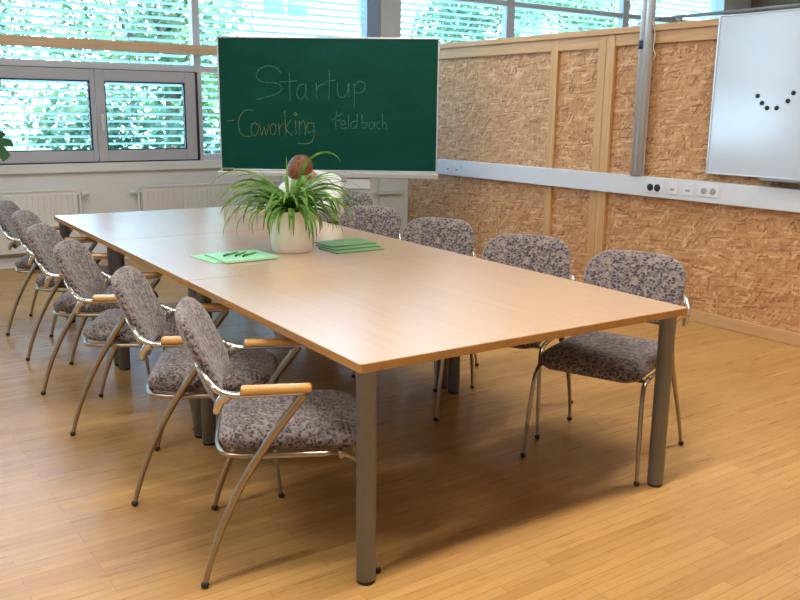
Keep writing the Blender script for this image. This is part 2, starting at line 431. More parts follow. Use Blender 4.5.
def glazed_bay(n, x0, x1, transoms, z0=.945, z1=3.36, t=.075, mat='mullion'):
    """fixed glazing bay with mullions at both ends and horizontal transoms"""
    b = MB()
    for z in [z0+.03] + list(transoms) + [z1-.03]: b.box((x0+t, YB+.04, z-.03), (x1, YB+.12, z+.03), .004)
    b.box((x0, YB+.03, z0), (x0+t, YB+.13, z1), .004)
    o = struct(b.build('window_%d' % n, mat))
    zs = [z0+.03] + list(transoms) + [z1-.03]
    for a, c in zip(zs, zs[1:]):
        box((x0+t+.002, YB+.075, a+.031), (x1-.002, YB+.085, c-.031), 'pane', 'glass', o)
    return o
ZT = 1.852
# bays running along the window wall
glazed_bay(1, -5.2, -1.52, [ZT, 2.80])
b1 = MB()   # the bay with the two opening sashes below the transom
b1.box((-1.52, YB+.03, .945), (-1.445, YB+.13, 3.36), .004)
for z in (ZT, 2.80, 3.33): b1.box((-1.445, YB+.04, z-.032), (2.105, YB+.12, z+.032), .004)
win2 = struct(b1.build('window_2', 'mullion'))
box((-1.44, YB+.075, ZT+.034), (2.103, YB+.085, 2.766), 'pane', 'glass', win2)
box((-1.44, YB+.075, 2.834), (2.103, YB+.085, 3.296), 'pane', 'glass', win2)
def sash(x0, x1, gx0, gx1, handle=None):
    z0, z1, gz0, gz1 = .957, 1.815, 1.062, 1.712
    s = MB()
    s.box((x0, YB-.01, z0), (gx0, YB+.06, z1), .005); s.box((gx1, YB-.01, z0), (x1, YB+.06, z1), .005)
    s.box((gx0, YB-.01, z0), (gx1, YB+.06, gz0), .005); s.box((gx0, YB-.01, gz1), (gx1, YB+.06, z1), .005)
    o = s.build('window_sash', 'winframe', win2)
    g = MB()
    for lo, hi in (((gx0, gz0), (gx0+.012, gz1)), ((gx1-.014, gz0), (gx1, gz1)), ((gx0, gz0), (gx1, gz0+.01)), ((gx0, gz1-.012), (gx1, gz1))):
        g.box((lo[0], YB+.004, lo[1]), (hi[0], YB+.05, hi[1]))
    g.build('gasket', 'gasket', o)
    box((gx0+.012, YB+.03, gz0+.01), (gx1-.014, YB+.04, gz1-.012), 'pane', 'glass', o)
    if handle:
        h = MB(); h.box((handle-.014, YB-.025, 1.33), (handle+.014, YB-.009, 1.40), .004); h.box((handle-.011, YB-.05, 1.245), (handle+.011, YB-.03, 1.39), .006)
        h.tube([(handle, YB-.04, 1.37), (handle, YB-.01, 1.37)], .009)
        tag(h.build('window_handle', 'plate', o), 'silver lever handle')
fr = MB(); fr.box((-1.445, YB+.0, .945), (2.12, YB+.07, .96)); fr.box((-1.445, YB, 1.812), (2.12, YB+.07, 1.822)); fr.box((2.095, YB, .95), (2.125, YB+.07, 1.822))
fr.build('window_casing', 'gasket', win2)
sash(1.103, 2.095, 1.19, 1.99, 1.152)
sash(.105, 1.095, .19, 1.058)
sash(-.90, .097, -.81, .01)
sash(-1.44, -.908, -1.36, -.99)
glazed_bay(3, 2.105, 4.154, [ZT, 2.80])
struct(box((4.154, YB, .945), (4.329, YB+.14, 3.36), 'trim_2', 'bluewhite', bev=.004))
glazed_bay(4, 4.606-.075, 6.266, [ZT, 2.80])
glazed_bay(5, 6.266, 8.42, [ZT, 2.80], t=.13)
glazed_bay(6, 8.42, 10.62, [ZT, 2.80], t=.13)
# timber rail crossing in front of the glazing
struct(MB().box((-5.2, YB-.13, 1.985), (XP, YB-.085, 2.075), .003).build('trim_3', 'beam'))
bk = MB()
for x in (-3.2, -1.0, 1.0, 3.0): bk.box((x, YB-.085, 2.0), (x+.04, YB+.035, 2.06))
struct(bk.build('trim_4', 'mullion'))

# cable duct on the pier, low down
struct(box((4.30, YB-.06, .50), (4.66, YB-.02, .54), 'trim_5', 'sill'))

# chipboard partition
PY0, PY1, PT = -3.2, 5.3, 2.094
struct(box((XP, PY0, 0), (XP+.10, PY1, PT-.045), 'wall_right', 'osb'))
struct(box((XP-.045, PY0, PT-.045), (XP+.12, PY1+.02, PT), 'trim_6', 'pine_y', bev=.003))
r = MB(); r.box((XP-.025, 3.26, 1.955), (XP, PY1, PT-.045), .002); r.box((XP-.025, 2.745, 1.955), (XP, 3.18, PT-.045), .002); r.box((XP-.025, PY0, 1.963), (XP, 2.579, PT-.045), .002)
struct(r.build('trim_7', 'pine_y'))
struct(box((XP-.026, 3.18, .084), (XP, 3.258, PT-.046), 'trim_8', 'pine', bev=.002))
struct(box((XP-.026, 2.668, .084), (XP, 2.744, PT-.046), 'trim_9', 'pine', bev=.002))
struct(box((XP-.030, 2.580, .084), (XP, 2.663, PT-.046), 'trim_10', 'pine', bev=.004))
struct(box((XP-.022, PY0, 0), (XP, PY1, .084), 'baseboard_right', 'skirting', bev=.004))

# ================================================================== OUTSIDE
struct(box((-40, YB+.45, -.35), (60, 60, -.3), 'ground', 'grass'))
def crown_mesh(name, seed, n, blobs, size):
    rnd = random.Random(seed); m = MB(); bm = m.bm
    tot = sum(b[3] for b in blobs)
    for cx, cy, cz, r in blobs:
        for _ in range(int(n*r/tot)):
            d = Vector((rnd.gauss(0, 1), rnd.gauss(0, 1), rnd.gauss(0, 1))).normalized()*r*(rnd.random()**.45)
            c = Vector((cx, cy, cz)) + Vector((d.x, d.y, d.z*.9))
            a = Vector((rnd.uniform(-1, 1), rnd.uniform(-1, 1), rnd.uniform(-.8, .4))).normalized(); b = a.orthogonal().normalized()
            b = (b*math.cos(rnd.uniform(0, 6.28)) + a.cross(b)*math.sin(rnd.uniform(0, 6.28))).normalized()
            L = size*rnd.uniform(.7, 1.3); w_ = L*.30
            vs = [bm.verts.new(c + a*x*L + b*y*w_) for x, y in ((-.5, 0), (-.1, 1), (.5, 0), (-.1, -1))]
            m._f(vs)
    return m
def blobs(seed, R, H, k=9):
    rnd = random.Random(seed); out = []
    for i in range(k):
        a = rnd.uniform(0, 6.28); q = R*.62*math.sqrt(rnd.random())
        out.append((q*math.cos(a), q*math.sin(a), rnd.uniform(H*.22, H*.9), R*rnd.uniform(.38, .62)))
    return out
def trunk(m, H, R, seed):
    rnd = random.Random(seed); m.tube([(0, 0, 0), (.05, 0, H*.3), (0, .05, H*.75)], [.16, .12, .04], 10)
    for i in range(6):
        a = rnd.uniform(0, 6.28); z = H*rnd.uniform(.25, .55)
        m.tube([(0.03, 0, z), (R*.35*math.cos(a), R*.35*math.sin(a), z+H*.15), (R*.6*math.cos(a), R*.6*math.sin(a), z+H*.25)], [.06, .035, .012], 7)
    return m
TREES = [(-4.2, 13.6, 2.9, 6.5, 'tree_a', 'leafy tree outside past the open end of the big window, left of the monstera'),
         (1.0, 19.8, 3.3, 8.6, 'tree_b', 'tall tree farther back outside, behind the nearer bright tree'),
         (4.3, 13.2, 2.4, 6.5, 'tree_a', 'bright leafy tree outside behind the pair of grey window sashes and the chalkboard top'),
         (12.5, 14.6, 2.5, 6.8, 'tree_b', 'tree outside above the chipboard partition, in front of the white building'),
         (17.9, 15.2, 2.6, 6.8, 'tree_a', 'tree outside above the partition, beyond the aluminium power column'),
         (-10.4, 13.6, 3.0, 6.5, 'tree_b', 'dense tree outside past the far end of the window wall')]
for i, (x, y, R, H, mt, lab) in enumerate(TREES):
    t = thing('tree', lab, 'tree', (x, y, -.3), 0, 'trees outside the windows')
    crown_mesh('crown', 10+i, 7500, blobs(30+i, R, H, 12), .15).build('crown', mt, t)
    trunk(MB(), H, R, i).build('trunk', 'bark', t)
# low shrubs below the trees
for i, (x, y, R, H, lab) in enumerate([(-1.2, 9.2, 1.3, 2.2, 'low green shrub outside the left sash'), (2.2, 9.3, 1.3, 1.9, 'low green shrub outside the right sash of the grey window')]):
    t = thing('shrub', lab, 'shrub', (x, y, -.3), 0, 'shrubs outside the windows')
    crown_mesh('foliage', 50+i, 3000, blobs(70+i, R, H, 7), .13).build('foliage', 'tree_b', t)
    trunk(MB(), H*.8, R*.6, 20+i).build('stem', 'bark', t)
# white building
bd = thing('building', 'white rendered building with dark windows outside beyond the chalkboard', 'building', (0, 0, 0))
w = MB(); w.box((8.2, 20, -.3), (34, 26, 6.2)); w.build('facade', 'facade', bd)
w = MB(); w.box((7.6, 19.2, 6.2), (34.6, 26.5, 6.55)); tag(w.build('roof', 'bluewhite', bd), 'blue-grey flat roof edge')
for k in range(8):
    for z in (1.0, 3.9):
        x = 9.4 + k*3.0
        f_ = box((x, 19.93, z), (x+1.5, 20.0, z+1.5), 'facade_window', 'facade', bd)
        box((x+.08, 19.91, z+.08), (x+.7, 19.94, z+1.42), 'pane', 'pane', f_); box((x+.8, 19.91, z+.08), (x+1.42, 19.94, z+1.42), 'pane', 'pane', f_)

# venetian blinds hanging outside each bay
def blind(x0, x1, z0, label, tilt=19):
    t = thing('venetian_blind', label, 'blind', (0, 0, 0), 0, 'venetian blinds outside the glazing')
    s = MB(); y = YB+.24; a = math.radians(tilt); hw = .035
    z = z0
    while z < 3.25:
        pr = []
        for u in (-1, -.33, .33, 1): pr.append((y+u*hw*math.cos(a), z - u*hw*math.sin(a) + .005*(1-u*u)))
        ring = []
        for x in (x0, x1): ring.append([s.bm.verts.new((x, p, q)) for p, q in pr] + [s.bm.verts.new((x, p, q-.0012)) for p, q in reversed(pr)])
        for k in range(8): s._f([ring[0][k], ring[0][(k+1) % 8], ring[1][(k+1) % 8], ring[1][k]])
        s._f(ring[0]); s._f(ring[1][::-1])
        z += .0725
    s.build('slats', 'slat', t)
    n = max(2, int((x1-x0)/.9)); c = MB()
    for k in range(n):
        x = x0 + (x1-x0)*(k+.5)/n
        c.tube([(x, y-.037, z0-.02), (x, y-.037, 3.34)], .0025, 6); c.tube([(x, y+.037, z0-.02), (x, y+.037, 3.34)], .0025, 6)
    c.build('ladder_cords', 'greyp', t)
    box((x0, y-.04, z0-.04), (x1, y+.04, z0-.02), 'bottom_rail', 'alu', t)
    box((x0, y-.05, 3.30), (x1, y+.05, 3.36), 'head_rail', 'alu', t)
blind(-5.15, -1.5, .97, 'white slatted blind outside the window bay past the monstera plant')
blind(-1.47, 2.11, .97, 'white slatted blind outside the bay with the grey opening sashes')
blind(2.15, 4.2, .97, 'white slatted blind outside the narrow bay partly behind the chalkboard')
blind(4.6, 6.28, .97, 'white slatted blind between the white pier and first mullion above the partition')
blind(6.34, 8.44, .97, 'white slatted blind above the partition, left of the power column')
blind(8.5, 10.6, .97, 'white slatted blind above the partition, right of the power column')

# ================================================================== LAMPS (ceiling)
for i, (x, y) in enumerate(CEIL):
    t = thing('ceiling_lamp', 'long white ceiling lamp, number %s along the ceiling grid' % ['one', 'two', 'three', 'four', 'five', 'six', 'seven', 'eight'][i], 'lamp', (x, y, 0), 0, 'ceiling lamps')
    box((-.75, -.16, CEIL_Z-.06), (.75, .16, CEIL_Z+.05), 'housing', 'lampb', t, .01)
    box((-.72, -.14, CEIL_Z-.066), (.72, .14, CEIL_Z-.061), 'diffuser', 'lampd', t)
    l = lamp('ceiling_lamp_light', 'AREA', (0, 0, CEIL_Z-.08), (0, 0, 0), CEIL_W[i], (1.0, .955, .89) if y < 1 else (.95, .97, 1.0), shape='RECTANGLE', size=1.44, size_y=.28)
    l.parent = t

# ================================================================== PARTITION FITTINGS
tr = thing('cable_trunking', 'long white cable trunking with sockets along the chipboard partition', 'trunking', (0, 0, 0))
box((XP-.065, PY0, .8655), (XP-.0005, 4.72, 1.0096), 'duct', 'trunk', tr, .006)
def socket(y, z, w_, h_, kind):
    o = box((XP-.071, y-w_/2, z-h_/2), (XP-.064, y+w_/2, z+h_/2), 'socket_plate', 'plate', tr, .003)
    rot = Matrix.Rotation(-PI/2, 4, 'Y')
    def disc(yy, r, mat, nm):
        MB().lathe([(r, 0), (r, .004), (r*.85, .005), (0, .002)], (XP-.071, yy, z), 18, rot).build(nm, mat, o)
    if kind == 'black':
        for d in (-.032, .032): disc(y+d, .027, 'black', 'socket')
    elif kind == 'grey':
        for d in (-.036, .036): disc(y+d, .022, 'greyp', 'socket')
    else:
        box((XP-.074, y-.018, z-.014), (XP-.070, y+.018, z+.002), 'data_port', 'greyp', o, .001)
socket(2.085, .937, .17, .085, 'black'); socket(1.92, .942, .08, .085, 'data'); socket(1.788, .944, .08, .085, 'data'); socket(1.62, .948, .17, .085, 'grey')
socket(4.54, .93, .08, .085, 'data'); socket(4.405, .93, .12, .085, 'data')

pc = thing('power_column', 'tall twin-profile aluminium power column standing on the white trunking', 'power column', (XP-.055, 2.270, 0))
w = MB()
for dy, rr in ((.026, .023), (-.025, .026)):
    w.lathe([(rr, 1.012), (rr, ZC)], (0, dy, 0), 20)
w.box((-.012, -.045, 1.012), (.035, .04, ZC)); w.build('profile', 'alu', pc)
MB().box((-.013, -.006, 1.012), (-.0185, .006, ZC)).build('cable_slot', 'greyp', pc)
MB().lathe([(.028, 1.925), (.028, 1.985)], (0, .024, 0), 20).build('clip', 'bluec', pc)
MB().tube(crom([(.0, -.055, 2.12), (.01, -.075, 2.02), (.02, -.06, 1.93), (.018, -.085, 1.88), (.026, -.05, 1.84)], 5), .003, 6).build('cable', 'paper', pc)
wr_ = thing('hanging_rail', 'thin grey rail running above the whiteboard on the partition cap', 'rail', (0, 0, 0))
MB().tube([(XP-.01, 2.20, 2.133), (XP-.01, -3.1, 2.133)], .012, 10).build('bar', 'legm', wr_)
for y in (2.0, .8, -.4, -1.6, -2.8): MB().box((XP-.02, y, PT-.001), (XP, y+.03, 2.123)).build('bracket', 'legm', wr_)

# whiteboard
wb = thing('whiteboard', 'white magnetic board with thin aluminium frame on the chipboard partition', 'whiteboard', (XP-.02, 0, 0))
WX = -.037
box((WX, -.30, 1.075), (-.0255, 1.655, 2.105), 'surface', 'white', wb)
w = MB(); w.box((WX-.006, -.31, 1.066), (-.0255, -.297, 2.109), .003); w.box((WX-.006, 1.65, 1.066), (-.0255, 1.663, 2.109), .003); w.box((WX-.006, -.30, 1.066), (-.0255, 1.655, 1.077), .003); w.box((WX-.006, -.30, 2.100), (-.0255, 1.655, 2.109), .003)
w.build('frame', 'frame', wb)
MB().box((WX-.06, .0, 1.053), (-.0255, 1.22, 1.0655), .003).build('pen_tray', 'legm', wb)
MAG = [(1.323, 1.587, 'upper end of the smile nearest the board edge'), (1.287, 1.542, 'second down on the side near the board edge'), (1.248, 1.511, 'low on the smile, before its bottom centre'),
       (1.181, 1.511, 'at the bottom of the smile, past its centre'), (1.109, 1.555, 'rising on the far side, second from the end'), (1.077, 1.603, 'topmost at the far end of the smile')]
for y, z, lab in MAG:
    o = MB().lathe([(.0145, 0), (.0145, .006), (.012, .008), (0, .008)], (0, 0, 0), 20, Matrix.Rotation(-PI/2, 4, 'Y')).build('magnet', 'magnet')
    o.location = (XP-.02+WX, y, z); tag(o, 'round black magnet on the whiteboard, ' + lab, 'magnet', 'magnets in a smile on the whiteboard')

# ================================================================== RADIATORS
def radiator(x0, x1, label, valve_right):
    t = thing('radiator', label, 'radiator', (0, YB, 0))
    p_ = MB(); z0, z1 = .14, .700
    n = int((x1-x0)/.05)
    for k in range(n):
        a = x0 + (x1-x0)*k/n; b_ = x0 + (x1-x0)*(k+1)/n
        p_.box((a+.006, -.11, z0+.03), (b_-.006, -.103, z1-.03), .003)
    p_.box((x0, -.103, z0), (x1, -.045, z1), .006); p_.build('panel', 'radiator', t)
    g = MB(); g.box((x0, -.112, z1-.004), (x1, -.04, z1+.012), .004); g.build('top_grille', 'radiator', t)
    bk_ = MB()
    for x in (x0+.15, x1-.15): bk_.box((x, -.046, .3), (x+.03, -.0005, .6)); 
    bk_.build('wall_bracket', 'radiator', t)
    xe = x1 if valve_right else x0; s = 1 if valve_right else -1
    v = MB(); v.tube([(xe, -.075, z1-.04), (xe+s*.03, -.075, z1-.04)], .012); v.tube([(xe+s*.03, -.075, z1-.04), (xe+s*.03, -.075, .0)], .009)
    v.build('pipe', 'radiator', t)
    h = MB(); h.lathe([(.022, 0), (.024, .02), (.02, .07), (0, .072)], (xe+s*.045, -.075, z1-.04), 16, Matrix.Rotation(s*PI/2, 4, 'Y')); h.build('valve_head', 'plate', t)
radiator(-1.2, .85, 'white ribbed radiator under the grey sashes behind the chairs', True)
radiator(1.47, 3.45, 'white ribbed radiator under the window behind the chalkboard', False)

# ================================================================== CHALKBOARD
TH = .645
BL = Vector((1.775, 5.1165, 0)); BW, BZ0, BZ1 = 1.902, .940, 2.069
cb = thing('chalkboard', 'large green chalkboard with chalk writing on an aluminium stand', 'chalkboard', BL, -TH)
# local: x along the board, -y towards the viewer
box((.012, 0, BZ0+.012), (BW-.012, .016, BZ1-.012), 'writing_surface', 'board', cb)
w = MB(); w.box((0, -.006, BZ0), (.012, .022, BZ1), .003); w.box((BW-.012, -.006, BZ0), (BW, .022, BZ1), .003); w.box((0, -.006, BZ1-.012), (BW, .022, BZ1), .003); w.box((0, -.006, BZ0-.006), (BW, .022, BZ0+.012), .003)
w.build('frame', 'frame', cb)
w = MB(); w.box((-.012, -.075, BZ0-.05), (BW+.01, .02, BZ0-.006), .006); w.build('chalk_tray', 'frame', cb)
w = MB(); w.box((1.10, -.06, BZ0-.155), (1.33, .03, BZ0-.05), .02); tag(w.build('sponge_box', 'trunk', cb), 'white sponge box hung under the tray')
w = MB()
for x in (.60, .92):
    w.box((x, .022, .05), (x+.05, .072, 1.95), .004); w.box((x-.01, -.25, .03), (x+.06, .35, .075), .01)
w.box((.62, .03, .40), (.95, .06, .45)); w.box((.62, .03, 1.2), (.95, .06, 1.26)); w.build('stand', 'alu', cb)
for x in (.625, .945):
    for y in (-.22, .32): MB().lathe([(0, -.015), (.022, -.012), (.022, .012), (0, .015)], (x, y, .024), 14, Matrix.Rotation(PI/2, 4, 'Y')).build('castor', 'black', cb)

PXM = BW/218.5
def stroke(mb, pts, w_=.0085):
    """chalk line in board millimetres measured off a 160x110 grid (5 units per step)"""
    P = []
    for X, Y in pts:
        gx = 237.8 + X/5.0; gy = 50 + Y/5.0
        P.append(Vector(((gx-219.2)*PXM, 0, BZ1 - (gy-37.4)*(BZ1-BZ0)/133.6)))
    C = crom(P, 6) if len(P) > 2 else P
    mb.tube(C, w_*.5, 6, oval=(.16, 1.0), side=(0, 1, 0))
cw = MB()
for s in [
    [(222, 112), (190, 85), (150, 80), (108, 102), (100, 138), (130, 158), (200, 165), (224, 188), (200, 215), (150, 232), (95, 247)],
    [(262, 110), (264, 180), (265, 250)], [(212, 157), (300, 151)],
    [(338, 166), (312, 175), (298, 205), (304, 234), (324, 240), (340, 212), (343, 168)], [(343, 168), (344, 225), (354, 246)],
    [(395, 160), (397, 236)], [(397, 195), (412, 172), (440, 165)],
    [(461, 95), (459, 170), (458, 242)], [(432, 156), (492, 145)],
    [(499, 160), (503, 212), (520, 232), (545, 214), (556, 160)], [(556, 160), (558, 234)],
    [(583, 160), (584, 220), (582, 286)], [(583, 178), (605, 150), (632, 160), (635, 190), (610, 208), (585, 204)],
    # Feldbach
    [(496, 300), (490, 345), (492, 392)], [(468, 347), (520, 312)], [(490, 350), (514, 343)],
    [(517, 368), (538, 362), (530, 346), (516, 358), (522, 386), (544, 382)], [(556, 318), (554, 386)],
    [(594, 350), (574, 352), (566, 372), (580, 386), (596, 368)], [(598, 312), (597, 388)],
    [(622, 314), (622, 386)], [(622, 384), (642, 378), (644, 356), (624, 358)],
    [(682, 352), (662, 358), (658, 380), (672, 386), (683, 362)], [(683, 352), (686, 388)],
    [(712, 352), (696, 360), (694, 378), (712, 386)], [(724, 308), (725, 388)], [(725, 366), (736, 352), (744, 366), (744, 389)],
]: stroke(cw, s)
tag(cw.build('chalk_lettering', 'chalkw', cb), 'white chalk handwriting')
cy = MB()
for s in [
    [(76, 300), (40, 300), (10, 335), (3, 385), (20, 425), (55, 432), (76, 418)],
    [(85, 360), (69, 375), (66, 408), (80, 428), (97, 414), (102, 380), (85, 360)],
    [(108, 365), (118, 426), (131, 385), (142, 426), (156, 365)],
    [(175, 365), (162, 385), (165, 414), (180, 421), (190, 400), (188, 372), (175, 365)],
    [(205, 365), (208, 426)], [(207, 392), (220, 370), (231, 368)],
    [(236, 300), (238, 360), (241, 431)], [(268, 345), (242, 390), (273, 426)],
    [(290, 350), (292, 422)], [(290, 308), (298, 316), (290, 324), (282, 316), (290, 308)],
    [(308, 350), (310, 425)], [(310, 378), (326, 350), (337, 366), (338, 421)],
    [(379, 362), (355, 360), (345, 385), (355, 410), (376, 398)], [(380, 358), (382, 420), (368, 456), (332, 466), (300, 462)],
    [(-55, 355), (-20, 351)],
]: stroke(cy, s)
tag(cy.build('chalk_lettering', 'chalky', cb), 'yellowish chalk handwriting')
es = thing('board_eraser', 'small dark eraser on the end of the chalk tray', 'eraser', BL + Matrix.Rotation(-TH, 3, 'Z') @ Vector((.075, -.038, BZ0-.0055)), -TH)
box((-.045, -.018, 0), (.045, .018, .016), 'felt', 'black', es, .003); box((-.045, -.018, .016), (.045, .018, .026), 'grip', 'greyp', es, .003)

# ================================================================== TABLES
TPH = -.0268; TW = 1.4668
def tloc(x, y, z=0.0): return Matrix.Rotation(TPH, 3, 'Z') @ Vector((x, y, z))
TZ = .74
def table(y0, y1, label, group):
    t = thing('table', label, 'table', tloc(0, 0, 0), TPH, group)
    th = .028
    m = MB(); bm = m.bm
    out = rrect(TW/2, (y1-y0)/2-.001, (.012,)*4, 4)
    cx, cy = TW/2, (y0+y1)/2
    up = [bm.verts.new((cx+a*(1-.002), cy+b*(1-.002), TZ)) for a, b in out]
    mid = [bm.verts.new((cx+a, cy+b, TZ-.002)) for a, b in out]; lo = [bm.verts.new((cx+a, cy+b, TZ-th)) for a, b in out]
    n = len(out); m._f(up); m._f(lo[::-1])
    m.mi = 1
    for k in range(n):
        k2 = (k+1) % n
        m._f([mid[k], mid[k2], up[k2], up[k]]); m._f([lo[k], lo[k2], mid[k2], mid[k]])
    m.build('tabletop', ['table', 'edge'], t)
    f = MB(); z0, z1 = TZ-.075, TZ-th-.0005
    f.box((.30, y0+.32, z0), (TW-.30, y0+.345, z1)); f.box((.30, y1-.345, z0), (TW-.30, y1-.32, z1))
    f.box((.30, y0+.32, z0), (.325, y1-.32, z1)); f.box((TW-.325, y0+.32, z0), (TW-.30, y1-.32, z1))
    f.build('underframe', 'legm', t)
    for sx in (.052, TW-.052):
        for sy in (y0+.052, y1-.052):
            l = MB(); l.lathe([(.0315, .012), (.0315, TZ-th-.012), (.04, TZ-th-.008), (.04, TZ-th)], (sx, sy, 0), 28); lg = l.build('leg', 'legm', t)
            MB().lathe([(.028, 0), (.03, .003), (.03, .012)], (sx, sy, 0), 24).build('foot_cap', 'rubber', lg)
table(0, 1.4615, 'beech conference table at the near end of the run, empty top', 'conference tables')
table(1.4625, 2.78, 'beech conference table in the middle, carrying the spider plant', 'conference tables')
table(2.781, 4.0946, 'beech conference table at the far end by the chalkboard', 'conference tables')

# ================================================================== CHAIRS
def make_chair():
    t = thing('armchair', 'x', 'chair', (0, 0, 0), 0, 'patterned armchairs around the tables')
    # seat: local +x is forward
    out = rrect(.235, .228, (.075, .06, .06, .075), 6)
    def fs(a, b, r, s):
        a2, b2 = a, b
        th = (1 - r**(4.5 if s > 0 else 16))**.5 if r < 1 else 0
        z = .447 + s*(.050 if s > 0 else .027)*th
        z += -.020*max(0, (a-.10)/.135)**2 + .012*max(0, (-a-.1)/.13)          # waterfall front, raised rear
        z += -.006*math.exp(-(a*a+b*b)/.02) if s > 0 else 0
        return Vector((a2*1.03+.02, b2, z))
    MB().pad(fs, out, 12).build('seat', 'fabric', t)
    # backrest: a across (y), b up
    out = rrect(.225, .165, (.105, .105, .075, .075), 8)
    def fb(a, b, r, s):
        th = (1 - r**4)**.5 if r < 1 else 0
        v = (b+.165)/.33
        a2 = a*(.985 + .05*math.sin(v*PI*.75))
        zz = .556 + v*.297
        xx = -.226 - .105*v - .012*v*v + .036*(a/.225)**2
        nx, nz = .94, .34
        k = s*(.028 if s > 0 else .026)*th
        if s > 0: k *= 1 + .3*math.exp(-((v-.3)/.2)**2)
        return Vector((xx + nx*k, a2, zz + nz*k - .012*(a/.225)**2*v))
    MB().pad(fb, out, 12).build('backrest', 'fabric', t)
    # seat frame with front legs, one bent tube
    sf = MB()
    side = lambda s: [(.274, s*.252, .0), (.262, s*.247, .12), (.247, s*.241, .25), (.232, s*.236, .34), (.203, s*.231, .394), (.150, s*.228, .412), (0, s*.229, .413), (-.14, s*.226, .415)]
    lp = crom(side(-1), 5) + crom([(-.14, -.226, .415), (-.200, -.203, .418), (-.226, -.12, .421), (-.230, 0, .422), (-.226, .12, .421), (-.200, .203, .418), (-.14, .226, .415)], 4)[1:-1]
    sf.tube(crom([side(-1)[k] for k in range(5, 8)], 4) + lp[len(crom(side(-1), 5)):] + crom([side(1)[k] for k in range(7, 4, -1)], 4), .0095, 10)
    sf.tube([(.16, -.237, .404), (.16, .237, .404)], .009, 8)
    sf.build('seat_frame', 'tube', t)
    for s in (-1, 1):
        l = MB(); l.tube(crom(side(s)[:6], 6), [.0072]*7+[.0092]*24, 10); lg = l.build('leg', 'tube', t)
        MB().sphere((.274, s*.252, .011), .012, (1, 1, .92)).build('foot', 'rubber', lg)
    # rear leg arcs that run up to the arm fronts
    arc = [(-.272, .004), (-.262, .05), (-.243, .115), (-.21, .205), (-.158, .318), (-.096, .425), (-.028, .526), (.022, .592), (.048, .628)]
    for s in (-1, 1):
        pts = crom([(x, s*(.270-.02*min(1, z/.3)*(1 if z < .3 else 1)+.018*max(0, (z-.42)/.2)), z) for x, z in arc], 5); n = len(pts)
        l = MB(); l.tube(pts, [.0072 + .0052*min(1, 1.6*i/n) for i in range(n)], 12, oval=(.85, 1.12), side=(0, 1, 0)); lg = l.build('leg', 'tube', t)
        MB().sphere((-.272, s*.270, .0115), .013, (1, 1, .88)).build('foot', 'rubber', lg)
        # arm support: chrome bend from the arm up to the back, with cast bracket below
        a = MB()
        a.tube(crom([(.05, s*.268, .629), (-.06, s*.268, .627), (-.15, s*.268, .627), (-.195, s*.267, .636), (-.222, s*.259, .652), (-.243, s*.243, .676), (-.268, s*.205, .700), (-.278, s*.16, .712)], 6), [.009]*12+[.0125]*13+[.010]*18, 10, oval=(1.15, .85), side=(0, 1, 0))
        a.tube(crom([(-.180, s*.266, .630), (-.203, s*.262, .612), (-.214, s*.258, .588), (-.219, s*.254, .568)], 5), [.017]*5+[.0145]*5+[.012]*4+[.009]*2, 10)
        a.build('arm_bracket', 'chrome', t)
        w_ = MB(); w_.box((-.145, s*.268-.021, .632), (.068, s*.268+.021, .655), .008); w_.build('armrest', 'arm', t)
    return t
proto = make_chair()
def place(o, x, y, h, label):
    o.location = (x, y, 0); o.rotation_euler = (0, 0, math.radians(h)); o['label'] = label
first = [True]
def chair(x, y, h, label):
    o = proto if first[0] else copy_tree(proto); first[0] = False
    place(o, x, y, h, label); return o
LEFT = [(-.387, .296, -26), (-.386, .978, -28), (-.393, 1.831, -29), (-.369, 2.503, -29), (-.300, 3.194, -27), (-.283, 3.862, -27)]
LL = ['speckled grey armchair nearest the camera, beside the front table leg, whole side visible',
      'speckled grey armchair second from the near end on the window-lit long side',
      'speckled grey armchair third from the near end on the open-floor side of the tables',
      'speckled grey armchair fourth from the near end on the open-floor side of the tables',
      'speckled grey armchair second to last toward the radiators, open-floor side',
      'speckled grey armchair last in the row, closest to the radiators']
for (fx, fy, h), lab in zip(LEFT, LL):
    a = math.radians(h); c, s = math.cos(a), math.sin(a); lx, ly = -.272, -.270
    chair(fx - (lx*c - ly*s), fy - (lx*s + ly*c), h, lab)
RIGHT = [(1.508, .380, 201, 'speckled grey armchair on the partition side at the near table corner, seat fully visible'),
         (1.475, .995, 210, 'speckled grey armchair on the partition side, second from the near table corner'),
         (1.50, 1.785, 208, 'speckled grey armchair on the partition side, third from the near table corner'),
         (1.495, 2.52, 207, 'speckled grey armchair on the partition side behind the green booklets'),
         (1.92, 3.51, 206, 'speckled grey armchair the person in the white shirt sits on')]
for x, y, h, lab in RIGHT: chair(x, y, h, lab)

